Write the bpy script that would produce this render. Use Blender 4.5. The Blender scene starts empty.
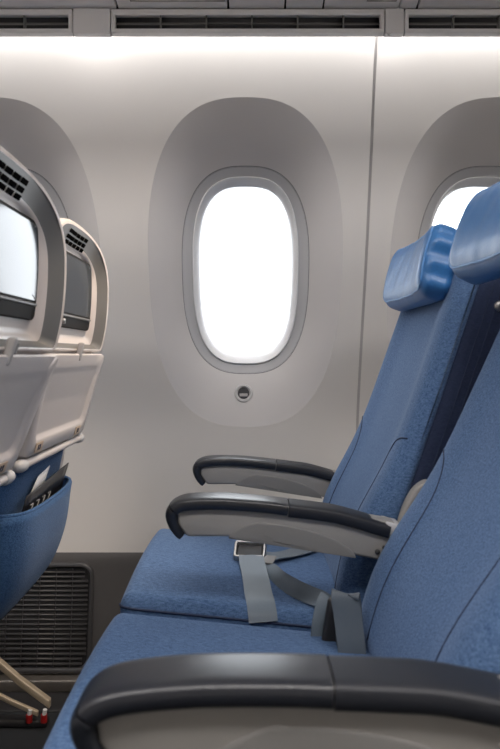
import bpy, bmesh, math, random
from mathutils import Vector, Matrix
random.seed(7)
PI = math.pi
C = bpy.context.scene.collection

# ------------------------------------------------------------------ camera, world, lights, exposure
CAMZ = 0.88
cam_d = bpy.data.cameras.new('camera')
cam = bpy.data.objects.new('camera', cam_d)
C.objects.link(cam)
cam.location = (0, 0, CAMZ)
cam.rotation_euler = (PI / 2, 0, 0)
cam_d.sensor_fit = 'VERTICAL'
cam_d.sensor_height = 36.0
cam_d.sensor_width = 36.0
cam_d.lens = 660.0 / 749.0 * 36.0
cam_d.shift_y = -19.5 / 749.0
cam_d.clip_start = 0.02
cam_d.dof.use_dof = True
cam_d.dof.focus_distance = 1.45
cam_d.dof.aperture_fstop = 7.0
bpy.context.scene.camera = cam

SKY_STRENGTH = 5.0
COVE = 16.0
CEIL = 13.8
READING = 26.0
world = bpy.data.worlds.new('sky')
bpy.context.scene.world = world
world.use_nodes = True
_bg = world.node_tree.nodes['Background']
_bg.inputs[0].default_value = (0.93, 0.96, 1.0, 1)
_bg.inputs[1].default_value = SKY_STRENGTH
vs = bpy.context.scene.view_settings
vs.view_transform = 'Standard'
vs.look = 'None'
vs.gamma = 1.0
vs.exposure = 0.14
vs.use_curve_mapping = False
bpy.context.scene.cycles.use_denoising = True
bpy.context.scene.cycles.max_bounces = 10
bpy.context.scene.cycles.diffuse_bounces = 6


# ------------------------------------------------------------------ materials
def new_mat(name):
    m = bpy.data.materials.new(name)
    m.use_nodes = True
    return m, m.node_tree.nodes, m.node_tree.links, m.node_tree.nodes['Principled BSDF']


def plain(name, col, rough=0.5, metal=0.0, spec=0.5, bump=0.0, bscale=300.0, coat=0.0, vary=0.0):
    m, N, L, b = new_mat(name)
    b.inputs['Base Color'].default_value = (*col, 1)
    b.inputs['Roughness'].default_value = rough
    b.inputs['Metallic'].default_value = metal
    b.inputs['Specular IOR Level'].default_value = spec
    b.inputs['Coat Weight'].default_value = coat
    tc = N.new('ShaderNodeTexCoord')
    nz = N.new('ShaderNodeTexNoise')
    nz.inputs['Scale'].default_value = bscale
    nz.inputs['Detail'].default_value = 4
    L.new(tc.outputs['Object'], nz.inputs['Vector'])
    if bump:
        bp = N.new('ShaderNodeBump')
        bp.inputs['Strength'].default_value = bump
        bp.inputs['Distance'].default_value = 0.001
        L.new(nz.outputs['Fac'], bp.inputs['Height'])
        L.new(bp.outputs['Normal'], b.inputs['Normal'])
    if vary:
        mx = N.new('ShaderNodeMixRGB')
        mx.inputs[1].default_value = (*[c * (1 - vary) for c in col], 1)
        mx.inputs[2].default_value = (*[min(1, c * (1 + vary)) for c in col], 1)
        L.new(nz.outputs['Fac'], mx.inputs[0])
        L.new(mx.outputs[0], b.inputs['Base Color'])
    return m


def fabric(name, c1, c2, sc=900.0, stretch=(1, 0.3, 0.9)):
    m, N, L, b = new_mat(name)
    tc = N.new('ShaderNodeTexCoord')
    mp = N.new('ShaderNodeMapping')
    mp.inputs['Scale'].default_value = stretch
    nz = N.new('ShaderNodeTexNoise')
    nz.inputs['Scale'].default_value = sc
    nz.inputs['Detail'].default_value = 3
    L.new(tc.outputs['Object'], mp.inputs[0])
    L.new(mp.outputs[0], nz.inputs['Vector'])
    n2 = N.new('ShaderNodeTexNoise')
    n2.inputs['Scale'].default_value = sc * 0.4
    n2.inputs['Detail'].default_value = 2
    mp2 = N.new('ShaderNodeMapping')
    mp2.inputs['Scale'].default_value = (.35, 1, 1)
    L.new(tc.outputs['Object'], mp2.inputs[0])
    L.new(mp2.outputs[0], n2.inputs['Vector'])
    ad = N.new('ShaderNodeMath')
    ad.operation = 'ADD'
    L.new(nz.outputs['Fac'], ad.inputs[0])
    L.new(n2.outputs['Fac'], ad.inputs[1])
    rp = N.new('ShaderNodeMapRange')
    rp.inputs[1].default_value = 0.64
    rp.inputs[2].default_value = 1.36
    L.new(ad.outputs[0], rp.inputs[0])
    mx = N.new('ShaderNodeMixRGB')
    mx.inputs[1].default_value = (*c1, 1)
    mx.inputs[2].default_value = (*c2, 1)
    L.new(rp.outputs[0], mx.inputs[0])
    L.new(mx.outputs[0], b.inputs['Base Color'])
    b.inputs['Roughness'].default_value = 0.85
    b.inputs['Specular IOR Level'].default_value = 0.25
    b.inputs['Sheen Weight'].default_value = 0.25
    b.inputs['Sheen Roughness'].default_value = 0.4
    b.inputs['Sheen Tint'].default_value = (0.6, 0.75, 1, 1)
    bp = N.new('ShaderNodeBump')
    bp.inputs['Strength'].default_value = 0.5
    bp.inputs['Distance'].default_value = 0.0012
    L.new(ad.outputs[0], bp.inputs['Height'])
    L.new(bp.outputs['Normal'], b.inputs['Normal'])
    return m


def glow(name, col, s):
    m = bpy.data.materials.new(name)
    m.use_nodes = True
    N = m.node_tree.nodes
    N.clear()
    e = N.new('ShaderNodeEmission')
    e.inputs[0].default_value = (*col, 1)
    e.inputs[1].default_value = s
    o = N.new('ShaderNodeOutputMaterial')
    m.node_tree.links.new(e.outputs[0], o.inputs[0])
    return m


def webbing(name, c1, c2):
    m, N, L, b = new_mat(name)
    tc = N.new('ShaderNodeTexCoord')
    w = N.new('ShaderNodeTexNoise')
    w.inputs['Scale'].default_value = 1400
    L.new(tc.outputs['Object'], w.inputs['Vector'])
    mx = N.new('ShaderNodeMixRGB')
    mx.inputs[1].default_value = (*c1, 1)
    mx.inputs[2].default_value = (*c2, 1)
    L.new(w.outputs['Fac'], mx.inputs[0])
    L.new(mx.outputs[0], b.inputs['Base Color'])
    b.inputs['Roughness'].default_value = 0.45
    bp = N.new('ShaderNodeBump')
    bp.inputs['Strength'].default_value = 0.3
    bp.inputs['Distance'].default_value = 0.0006
    L.new(w.outputs['Fac'], bp.inputs['Height'])
    L.new(bp.outputs['Normal'], b.inputs['Normal'])
    return m


M = {}
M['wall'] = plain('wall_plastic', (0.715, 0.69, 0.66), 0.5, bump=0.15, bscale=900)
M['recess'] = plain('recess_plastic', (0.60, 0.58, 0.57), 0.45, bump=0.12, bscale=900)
M['dado'] = plain('dado_grey', (0.078, 0.075, 0.075), 0.55, bump=0.2, bscale=700)
M['frame'] = plain('window_frame_white', (0.88, 0.89, 0.90), 0.35)
M['ring'] = plain('window_ring_grey', (0.50, 0.50, 0.51), 0.6)
M['gap'] = plain('shadow_gap', (0.05, 0.05, 0.05), 0.8)
M['strip'] = plain('joint_strip', (0.42, 0.40, 0.39), 0.5)
M['bin'] = plain('bin_plastic', (0.90, 0.885, 0.875), 0.4, bump=0.1)
M['rail'] = plain('rail_plastic', (0.80, 0.78, 0.77), 0.4)
M['dark'] = plain('dark_plastic', (0.02, 0.02, 0.022), 0.5)
M['grille'] = plain('grille_plastic', (0.045, 0.045, 0.048), 0.4)
M['alu'] = plain('brushed_aluminium', (0.36, 0.33, 0.30), 0.35, metal=0.85)
M['carpet'] = plain('carpet', (0.013, 0.016, 0.02), 0.95, bump=1.0, bscale=500, vary=0.7)
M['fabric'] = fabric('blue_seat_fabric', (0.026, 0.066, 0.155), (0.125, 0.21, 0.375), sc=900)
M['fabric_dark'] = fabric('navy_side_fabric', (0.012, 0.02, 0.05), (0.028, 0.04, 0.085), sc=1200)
M['fabric_front'] = fabric('blue_back_fabric', (0.020, 0.06, 0.15), (0.075, 0.165, 0.33))
M['seam'] = plain('navy_seam', (0.015, 0.028, 0.07), 0.7)
M['leather'] = plain('blue_leather', (0.035, 0.155, 0.39), 0.37, bump=0.4, bscale=260, spec=0.6, vary=0.12)
M['piping'] = plain('light_blue_piping', (0.10, 0.26, 0.55), 0.4)
M['pad'] = plain('armrest_rubber', (0.012, 0.014, 0.02), 0.32, spec=0.6, bump=0.1, bscale=900)
M['pad2'] = plain('armrest_rubber_rear', (0.010, 0.012, 0.018), 0.5, bump=0.1, bscale=900)
M['arm'] = plain('armrest_grey', (0.29, 0.28, 0.265), 0.5, bump=0.1)
M['arm_dark'] = plain('armrest_fairing_grey', (0.20, 0.196, 0.19), 0.5, bump=0.1)
M['lightgrey'] = plain('light_grey_plastic', (0.52, 0.52, 0.52), 0.45)
M['shell'] = plain('seatback_plastic', (0.66, 0.60, 0.56), 0.32, bump=0.08)
M['shell_in'] = plain('monitor_recess_grey', (0.17, 0.165, 0.155), 0.38)
M['tray'] = plain('tray_plastic', (0.60, 0.555, 0.53), 0.35, bump=0.08)
M['bezel'] = plain('monitor_bezel', (0.020, 0.017, 0.015), 0.55, spec=.06)
M['screen'] = plain('monitor_screen', (0.03, 0.04, 0.05), 0.10, spec=.62)
M['steel'] = plain('buckle_steel', (0.45, 0.44, 0.43), 0.38, metal=1.0)
M['belt'] = webbing('belt_webbing', (0.085, 0.115, 0.145), (0.17, 0.21, 0.25))
M['belt_dark'] = webbing('belt_webbing_dark', (0.075, 0.095, 0.115), (0.13, 0.155, 0.18))
M['paper'] = plain('white_paper', (0.7, 0.7, 0.7), 0.6)
M['card'] = plain('black_card', (0.02, 0.02, 0.022), 0.35)
M['ink'] = plain('white_ink', (0.5, 0.5, 0.5), 0.6)
M['sticker'] = plain('tan_sticker', (0.55, 0.42, 0.30), 0.5)
M['leg'] = plain('beige_leg_metal', (0.50, 0.42, 0.31), 0.4, metal=0.3)
M['red'] = plain('red_plastic', (0.35, 0.01, 0.01), 0.4)
M['white'] = plain('white_plastic', (0.75, 0.75, 0.74), 0.4)
M['slot'] = plain('slot_black', (0.008, 0.008, 0.008), 0.9, spec=0.0)
M['cove'] = glow('cove_light_glow', (1.0, 0.975, 0.965), COVE)
M['ceil_glow'] = glow('ceiling_light_glow', (1.0, 0.95, 0.92), CEIL)


def glass_mat():
    m = bpy.data.materials.new('window_pane_glass')
    m.use_nodes = True
    N, L = m.node_tree.nodes, m.node_tree.links
    N.clear()
    t = N.new('ShaderNodeBsdfTransparent')
    t.inputs[0].default_value = (0.95, 0.97, 0.98, 1)
    g = N.new('ShaderNodeBsdfGlossy')
    g.inputs['Roughness'].default_value = 0.03
    f = N.new('ShaderNodeFresnel')
    f.inputs[0].default_value = 1.45
    mx = N.new('ShaderNodeMixShader')
    o = N.new('ShaderNodeOutputMaterial')
    L.new(f.outputs[0], mx.inputs[0])
    L.new(t.outputs[0], mx.inputs[1])
    L.new(g.outputs[0], mx.inputs[2])
    L.new(mx.outputs[0], o.inputs[0])
    return m


M['glass'] = glass_mat()


# ------------------------------------------------------------------ helpers
def link_mesh(name, bm, mat, parent=None, smooth=True, bevel=0.0, seg=3, sharp=None, doubles=1e-5):
    if doubles:
        bmesh.ops.remove_doubles(bm, verts=bm.verts, dist=doubles)
    bmesh.ops.recalc_face_normals(bm, faces=bm.faces)
    me = bpy.data.meshes.new(name)
    if smooth:
        for f in bm.faces:
            f.smooth = True
        if sharp:
            for e in bm.edges:
                if len(e.link_faces) == 2 and e.calc_face_angle(0) > math.radians(sharp):
                    e.smooth = False
    bm.to_mesh(me)
    bm.free()
    o = bpy.data.objects.new(name, me)
    C.objects.link(o)
    for m in (mat if isinstance(mat, (list, tuple)) else [mat]):
        me.materials.append(M[m] if isinstance(m, str) else m)
    if parent is not None:
        o.parent = parent
    if bevel:
        md = o.modifiers.new('bevel', 'BEVEL')
        md.width = bevel
        md.segments = seg
        md.limit_method = 'ANGLE'
        md.angle_limit = math.radians(35)
    return o


def empty(name, loc=(0, 0, 0)):
    o = bpy.data.objects.new(name, None)
    C.objects.link(o)
    o.location = loc
    o.empty_display_size = 0.1
    return o


def tag(o, label, cat=None, group=None):
    o['label'] = label
    if cat:
        o['category'] = cat
    if group:
        o['group'] = group
    return o


def struct(o):
    o['kind'] = 'structure'
    return o


def add_box(bm, x0, x1, y0, y1, z0, z1, rot=None, piv=None):
    v = [bm.verts.new((x, y, z)) for x in (x0, x1) for y in (y0, y1) for z in (z0, z1)]
    for f in ((0, 1, 3, 2), (4, 6, 7, 5), (0, 4, 5, 1), (2, 3, 7, 6), (0, 2, 6, 4), (1, 5, 7, 3)):
        bm.faces.new([v[i] for i in f])
    if rot is not None:
        p = Vector(piv)
        for a in v:
            a.co = rot @ (a.co - p) + p
    return v


def box(name, mat, x0, x1, y0, y1, z0, z1, parent=None, bevel=0.0, seg=2):
    bm = bmesh.new()
    add_box(bm, x0, x1, y0, y1, z0, z1)
    return link_mesh(name, bm, mat, parent, smooth=bevel > 0, bevel=bevel, seg=seg)


def rbox(bm, h, r, deform, n=(8, 8, 8), k=4):
    """rounded box of half size h, radius r (single or per-axis), passed through deform(Vector)"""
    rr = r if isinstance(r, (tuple, list)) else (r, r, r)

    def axis(hi, ri, m):
        inn = hi - ri
        out = []
        for i in range(k):
            out.append((-inn, -math.tan(PI / 4 * (k - i) / k)))
        for i in range(m + 1):
            out.append((-inn + 2 * inn * i / m, 0.0))
        for i in range(k):
            out.append((inn, math.tan(PI / 4 * (i + 1) / k)))
        return out
    ax = [axis(h[i], rr[i], n[i]) for i in range(3)]
    for d in range(3):
        u, v = (d + 1) % 3, (d + 2) % 3
        for s in (-1, 1):
            grid = []
            for cu, au in ax[u]:
                row = []
                for cv, av in ax[v]:
                    c = [0, 0, 0]
                    a = [0, 0, 0]
                    c[u], c[v], c[d] = cu, cv, s * (h[d] - rr[d])
                    a[u], a[v], a[d] = au, av, s
                    a = Vector(a).normalized()
                    p = Vector((c[0] + a[0] * rr[0], c[1] + a[1] * rr[1], c[2] + a[2] * rr[2]))
                    row.append(bm.verts.new(deform(p)))
                grid.append(row)
            for i in range(len(grid) - 1):
                for j in range(len(grid[0]) - 1):
                    bm.faces.new((grid[i][j], grid[i + 1][j], grid[i + 1][j + 1], grid[i][j + 1]))


def catmull(pts, n=8):
    P = [Vector(p) for p in pts]
    P = [P[0] * 2 - P[1]] + P + [P[-1] * 2 - P[-2]]
    out = []
    for i in range(1, len(P) - 2):
        for j in range(n):
            t = j / n
            a, b, c, d = P[i - 1], P[i], P[i + 1], P[i + 2]
            out.append(0.5 * ((2 * b) + (c - a) * t + (2 * a - 5 * b + 4 * c - d) * t * t + (3 * b - a - 3 * c + d) * t ** 3))
    out.append(P[-2])
    return out


def interp(tab, x):
    """catmull-rom interpolation of a table of (x, y)"""
    n = len(tab)
    if x <= tab[0][0]:
        s = (tab[1][1] - tab[0][1]) / (tab[1][0] - tab[0][0])
        return tab[0][1] + s * (x - tab[0][0])
    if x >= tab[-1][0]:
        s = (tab[-1][1] - tab[-2][1]) / (tab[-1][0] - tab[-2][0])
        return tab[-1][1] + s * (x - tab[-1][0])
    for i in range(n - 1):
        if tab[i][0] <= x <= tab[i + 1][0]:
            x0, y0 = tab[i]
            x1, y1 = tab[i + 1]
            h = x1 - x0
            m0 = (y1 - tab[i - 1][1]) / (x1 - tab[i - 1][0]) if i > 0 else (y1 - y0) / h
            m1 = (tab[i + 2][1] - y0) / (tab[i + 2][0] - x0) if i < n - 2 else (y1 - y0) / h
            t = (x - x0) / h
            return ((2 * t ** 3 - 3 * t * t + 1) * y0 + (t ** 3 - 2 * t * t + t) * h * m0
                    + (-2 * t ** 3 + 3 * t * t) * y1 + (t ** 3 - t * t) * h * m1)


def tube(bm, pts, r, seg=10, cap=True, flat=1.0):
    pts = [Vector(p) for p in pts]
    rings = []
    up = None
    for i, p in enumerate(pts):
        d = (pts[min(i + 1, len(pts) - 1)] - pts[max(i - 1, 0)]).normalized()
        if up is None:
            up = Vector((0, 0, 1)) if abs(d.z) < 0.9 else Vector((0, 1, 0))
        a = d.cross(up).normalized()
        b = a.cross(d).normalized()
        up = b
        ri = r(i / (len(pts) - 1)) if callable(r) else r
        rings.append([bm.verts.new(p + a * ri * math.cos(2 * PI * k / seg) + b * ri * flat * math.sin(2 * PI * k / seg)) for k in range(seg)])
    for i in range(len(rings) - 1):
        for k in range(seg):
            bm.faces.new((rings[i][k], rings[i][(k + 1) % seg], rings[i + 1][(k + 1) % seg], rings[i + 1][k]))
    if cap:
        bm.faces.new(rings[0][::-1])
        bm.faces.new(rings[-1])


def loft(bm, rings, closed=True, cap=True):
    R = [[bm.verts.new(p) for p in ring] for ring in rings]
    n = len(R[0])
    for i in range(len(R) - 1):
        for k in range(n if closed else n - 1):
            bm.faces.new((R[i][k], R[i][(k + 1) % n], R[i + 1][(k + 1) % n], R[i + 1][k]))
    if cap:
        bm.faces.new(R[0][::-1])
        bm.faces.new(R[-1])
    return R


def ribbon(name, pts, sides, width, mat, parent, th=0.0016, n=10):
    """webbing strap: path points with a side direction each"""
    P = catmull(pts, n)
    S = catmull(sides, n)
    bm = bmesh.new()
    rings = []
    for i, p in enumerate(P):
        d = (P[min(i + 1, len(P) - 1)] - P[max(i - 1, 0)]).normalized()
        s = S[i].normalized()
        s = (s - d * s.dot(d)).normalized()
        nn = d.cross(s).normalized()
        w = width / 2
        ring = []
        for u, t in ((-1, -.5), (-.6, -.5), (-.2, -.5), (.2, -.5), (.6, -.5), (1, -.5), (1, .5), (.6, .5), (.2, .5), (-.2, .5), (-.6, .5), (-1, .5)):
            ridge = 0.0005 if abs(u) < 0.5 else 0.0
            ring.append(p + s * w * u + nn * (th * t * 1.0 + (ridge if t > 0 else -ridge)))
        rings.append(ring)
    loft(bm, rings)
    return link_mesh(name, bm, mat, parent, sharp=50)


def prism(bm, outline, y0, y1):
    a = [bm.verts.new((x, y0, z)) for x, z in outline]
    b = [bm.verts.new((x, y1, z)) for x, z in outline]
    n = len(a)
    for i in range(n):
        bm.faces.new((a[i], a[(i + 1) % n], b[(i + 1) % n], b[i]))
    bm.faces.new(a[::-1])
    bm.faces.new(b)


def sup(a, b, n, t):
    c, s = math.cos(t), math.sin(t)
    return (math.copysign(abs(c) ** (2 / n), c) * a, math.copysign(abs(s) ** (2 / n), s) * b)


# ------------------------------------------------------------------ side wall with windows
WT = [(0.0, 1.755), (0.18, 1.785), (0.36, 1.80), (0.55, 1.802), (0.704, 1.787), (0.92, 1.722), (1.13, 1.65), (1.37, 1.583), (1.605, 1.52), (1.9, 1.40), (2.25, 1.24)]


def W(z):
    return interp(WT, z)


WX0, WP = -0.0115, 0.605
ZC, RA, RB, RN = 1.086, 0.2435, 0.401, 2.6           # outer contour of the recess
ZR, QA, QB, QN = 1.090, 0.1655, 0.262, 2.7            # ring
ZF, FA, FB, FN = 1.092, 0.1375, 0.236, 2.9            # white frame
ZG, GA, GB, GN = 1.098, 0.1215, 0.2165, 3.0           # glass
NA = 144
DR = 0.058


def radial(cx, zc, a, b, n, th):
    """point of the superellipse in direction th from its centre"""
    c, s = math.cos(th), math.sin(th)
    r = (abs(c / a) ** n + abs(s / b) ** n) ** (-1 / n)
    return cx + r * c, zc + r * s


def rect_hit(cx, zc, hx, z0, z1, th):
    c, s = math.cos(th), math.sin(th)
    r = 1e9
    if abs(c) > 1e-9:
        r = min(r, hx / abs(c))
    if s > 1e-9:
        r = min(r, (z1 - zc) / s)
    if s < -1e-9:
        r = min(r, (z0 - zc) / s)
    return cx + r * c, zc + r * s


def funnel(t):
    """depth behind the wall surface, t = 0 at the contour, 1 at the ring"""
    return DR * (0.6 * t + 0.4 * t * t)


Z0, Z1 = 0.325, 1.66
HX = WP / 2
corner_angles = [math.atan2(sz, sx) for sx in (-HX, HX) for sz in (Z0 - ZC, Z1 - ZC)]
THS = sorted([2 * PI * k / NA - PI for k in range(NA)] + corner_angles)
bm = bmesh.new()
bmr = bmesh.new()
wins = (-1, 0, 1)
GAPW = 0.0035
for i in wins:
    cx = WX0 + WP * i
    prev = None
    xl = cx - HX + (GAPW if i == 1 else 0)
    xr = cx + HX - (GAPW if i == 0 else 0)
    cols = []
    for th in THS:
        ox, oz = rect_hit(cx, ZC, HX, Z0, Z1, th)
        px, pz = radial(cx, ZC, RA, RB, RN, th)
        qx, qz = radial(cx, ZR, QA, QB, QN, th)
        col = []
        for k in range(13):
            t = k / 12
            x, z = ox + (px - ox) * t, oz + (pz - oz) * t
            x = min(max(x, xl), xr)
            col.append(bm.verts.new((x, W(z), z)))
        colr = []
        for k in range(13):
            t = k / 12
            x, z = px + (qx - px) * t, pz + (qz - pz) * t
            colr.append(bmr.verts.new((x, W(z) + funnel(t) * 1.0, z)))
        cols.append((col, colr))
    n = len(cols)
    for a in range(n):
        b = (a + 1) % n
        for k in range(12):
            for s, B in ((0, bm), (1, bmr)):
                try:
                    B.faces.new((cols[a][s][k], cols[b][s][k], cols[b][s][k + 1], cols[a][s][k + 1]))
                except ValueError:
                    pass
XA, XB = -1.9, 1.9


def strip(bm, x0, x1, z0, z1, nz, off=0.0):
    for k in range(nz):
        a, b = z0 + (z1 - z0) * k / nz, z0 + (z1 - z0) * (k + 1) / nz
        bm.faces.new([bm.verts.new(p) for p in ((x0, W(a) + off, a), (x1, W(a) + off, a), (x1, W(b) + off, b), (x0, W(b) + off, b))])


SEAM = WX0 + HX
strip(bm, WX0 - 1.5 * WP, SEAM - GAPW, Z1, 2.3, 12)
strip(bm, SEAM + GAPW, WX0 + 1.5 * WP, Z1, 2.3, 12)
strip(bm, XA, WX0 - 1.5 * WP, Z0, 2.3, 24)
strip(bm, WX0 + 1.5 * WP, XB, Z0, 2.3, 24)
wall = struct(link_mesh('wall_window_side', bm, 'wall', sharp=60))
wall['label'] = 'pale grey curved cabin side wall panels around the oval windows'
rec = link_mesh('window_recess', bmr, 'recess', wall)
rec['label'] = 'mid grey scooped surround sloping into the window openings'
bm = bmesh.new()
strip(bm, SEAM - 0.02, SEAM + 0.02, Z0, 1.66, 24, 0.004)
struct(link_mesh('trim_1', bm, 'strip'))

# lower wall (dado) with softly rolled top edge
bm = bmesh.new()
prof = [(W(0.35) + 0.003, 0.350), (W(0.342) - 0.000, 0.342), (W(0.332) - 0.0035, 0.332), (W(.322) - .0052, .322), (W(.31) - .006, .31)]
prof += [(W(z) - 0.006, z) for z in [0.3, 0.25, 0.2, 0.15, 0.1, 0.06, 0.0, -0.02]]
loft(bm, [[(x, y, z) for y, z in prof] for x in (XA, XB)], closed=False, cap=False)
struct(link_mesh('wall_lower_window_side', bm, 'dado'))
bm = bmesh.new()
add_box(bm, XA, XB, 1.715, 1.80, 0.003, 0.033)
struct(link_mesh('baseboard_window_side', bm, 'alu', bevel=0.004))
bm = bmesh.new()
add_box(bm, XA, XB, 1.625, 1.80, -0.01, 0.0035)
struct(link_mesh('trim_2', bm, 'dark', bevel=0.004))

# windows
for idx, i in enumerate(wins):
    cx = WX0 + WP * i
    w = struct(empty('window_%d' % (idx + 1), (cx, W(ZF) + DR, ZF)))

    def ringset(specs, name, mat, sharp=None):
        """specs: (zc, a, b, n, depth)"""
        bm = bmesh.new()
        rings = []
        for zc, a, b, n, d in specs:
            ring = []
            for k in range(NA):
                th = 2 * PI * k / NA
                x, z = radial(0, zc, a, b, n, th)
                ring.append((x, W(z) + d - (W(ZF) + DR), z - ZF))
            rings.append(ring)
        loft(bm, rings, cap=False)
        return link_mesh(name, bm, mat, w, sharp=sharp)
    ringset([(ZR, QA + .002, QB + .002, QN, DR + .0016), (ZR, QA - .003, QB - .003, QN, DR + .0018)], 'surround_gap', 'gap')
    ringset([(ZR, QA - .0012, QB - .0012, QN, DR + .0012),
             (ZF, FA + .004, FB + .004, FN, DR + .010), (ZF, FA, FB, FN, DR + .014)], 'window_surround', 'ring', 40)
    ringset([(ZF, FA + .001, FB + .001, FN, DR + .016), (ZF, FA + .0005, FB + .0005, FN, DR + .006), (ZF, FA - .0015, FB - .0015, FN, DR + .004),
             (ZF, FA - .0035, FB - .0035, FN, DR + .0055), (ZG, GA + .003, GB + .003, GN, DR + .046), (ZG, GA + .001, GB + .001, GN, DR + .052),
             (ZG, GA - .001, GB - .001, GN, DR + .085), (ZG, GA + .05, GB + .05, GN, DR + .12)], 'window_frame', 'frame', 50)
    bm = bmesh.new()
    vs_ = []
    for k in range(NA):
        x, z = radial(0, ZG, GA + .0005, GB + .0005, GN, 2 * PI * k / NA)
        vs_.append(bm.verts.new((x, W(z) + DR + .055 - (W(ZF) + DR), z - ZF)))
    cv = bm.verts.new((0, W(ZG) + .055 - W(ZF), ZG - ZF))
    for k in range(NA):
        bm.faces.new((vs_[k], vs_[(k + 1) % NA], cv))
    link_mesh('window_pane', bm, 'glass', w)

# dimmer button under the middle window
bz = 0.776
t_b = ((ZC - RB) - bz) / ((ZC - RB) - (ZR - QB))
by = W(bz) + funnel(t_b)
dimmer = tag(empty('dimmer_button', (WX0 - 0.006, by, bz)), 'small round dark button in a pale ring under the oval window', 'button')
sl = math.atan2(W(bz + .01) + funnel(t_b + .068) - by, 0.01)
RX = Matrix.Rotation(-sl, 4, 'X')


def disc(name, mat, r0, y0, r1, y1, parent, inner=None):
    bm = bmesh.new()
    rings = []
    for r, y in ((r0, y0), (r0, y0 * .5 + y1 * .5), (r1, y1)):
        rings.append([(r * math.cos(2 * PI * k / 40), y, r * math.sin(2 * PI * k / 40)) for k in range(40)])
    if inner:
        for r, y in inner:
            rings.append([(r * math.cos(2 * PI * k / 40), y, r * math.sin(2 * PI * k / 40)) for k in range(40)])
    loft(bm, rings)
    for v in bm.verts:
        v.co = RX @ v.co
    return link_mesh(name, bm, mat, parent, sharp=50)


disc('button_ring', 'lightgrey', 0.0255, 0.006, 0.0235, -0.004, dimmer, [(0.019, -0.0045), (0.0175, 0.002), (0.0172, 0.004)])
disc('button_cap', 'dark', 0.0168, 0.004, 0.015, -0.0015, dimmer)
bm = bmesh.new()
add_box(bm, -0.011, 0.011, -0.003, -0.001, -0.009, -0.001)
for v in bm.verts:
    v.co = RX @ v.co
link_mesh('button_shade_icon', bm, 'strip', dimmer, bevel=0.0008)

# ------------------------------------------------------------------ rest of the cabin shell
box('floor', 'carpet', XA, XB, -1.9, 1.9, -0.06, 0.0)['kind'] = 'structure'
box('ceiling', 'bin', XA, XB, -1.9, 1.9, 2.22, 2.28)['kind'] = 'structure'
box('wall_aisle_side', 'wall', XA, XB, -1.9, -1.85, 0, 2.22)['kind'] = 'structure'
box('wall_front', 'wall', XA - 0.05, XA, -1.9, 1.95, 0, 2.28)['kind'] = 'structure'
box('wall_rear', 'wall', XB, XB + 0.05, -1.9, 1.95, 0, 2.28)['kind'] = 'structure'

# ceiling lights
for k, (x, lab) in enumerate(((-1.15, 'long glowing ceiling light over the front of the aisle'), (0.0, 'long glowing ceiling light over the middle of the aisle'), (1.15, 'long glowing ceiling light over the rear of the aisle'))):
    cl = tag(empty('ceiling_light', (x, -0.12, 2.22)), lab, 'ceiling light', 'ceiling lights')
    box('light_housing', 'bin', -0.55, 0.55, -0.2, 0.2, -0.03, -0.001, cl, bevel=0.008)
    box('light_diffuser', 'ceil_glow', -0.52, 0.52, -0.17, 0.17, -0.036, -0.0305, cl)

# ------------------------------------------------------------------ overhead bin, service panels, air vents, cove light
bin_ = tag(empty('overhead_bin', (0, 1.1, 1.66)), 'grey overhead bin along the top of the side wall', 'overhead bin')
bm = bmesh.new()
prof = [(-.26, .06), (-.24, .03), (.34, -.002), (.355, .02), (.20, .42), (-.10, .46), (-.30, .26)]
loft(bm, [[(x, y, z) for y, z in prof] for x in (XA + .02, XB - .02)])
link_mesh('bin_body', bm, 'bin', bin_, smooth=False, bevel=0.012)
# service panels: narrow underside pieces with gaps, seams measured along the row
edges = [-0.93, -0.29, -0.0475, 0.0765, 0.160, 0.325, 0.365, 1.0]
plabs = ['wide underside panel left of the recessed rectangular panel', 'underside panel with a recessed rectangular outline above the window',
         'short plain underside panel right of the recessed one', 'narrow square underside panel between two dark gaps',
         'underside panel with a rounded recess right of the narrow one', 'very narrow underside strip above the wall joint', 'wide underside panel above the rear seats']
T = Matrix.Rotation(math.radians(-5.5), 4, 'X')
for k in range(len(edges) - 1):
    x0, x1 = edges[k] + .0022, edges[k + 1] - .0022
    p = tag(empty('service_panel', ((x0 + x1) / 2, 1.447, 1.640)), plabs[k], 'panel', 'underside panels of the overhead bin')
    hw = (x1 - x0) / 2
    bm = bmesh.new()
    add_box(bm, -hw, hw, -0.17, 0.0, -0.002, 0.010)
    for v in bm.verts:
        v.co = T @ v.co
    link_mesh('panel_body', bm, 'bin', p, bevel=0.002)
    if k == 1 or k == 4:
        bm = bmesh.new()
        a, b = (-hw + .03, hw - .003) if k == 1 else (hw * .1, hw * .9)
        for (u0, u1, v0, v1) in ((a, b, -.031, -.028), (a, b, -.110, -.107), (a, a + .003, -.11, -.028), (b - .003, b, -.11, -.028)):
            add_box(bm, u0, u1, v0, v1, -0.0035, -0.0015)
        for v in bm.verts:
            v.co = T @ v.co
        link_mesh('panel_outline', bm, 'strip', p)

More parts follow.
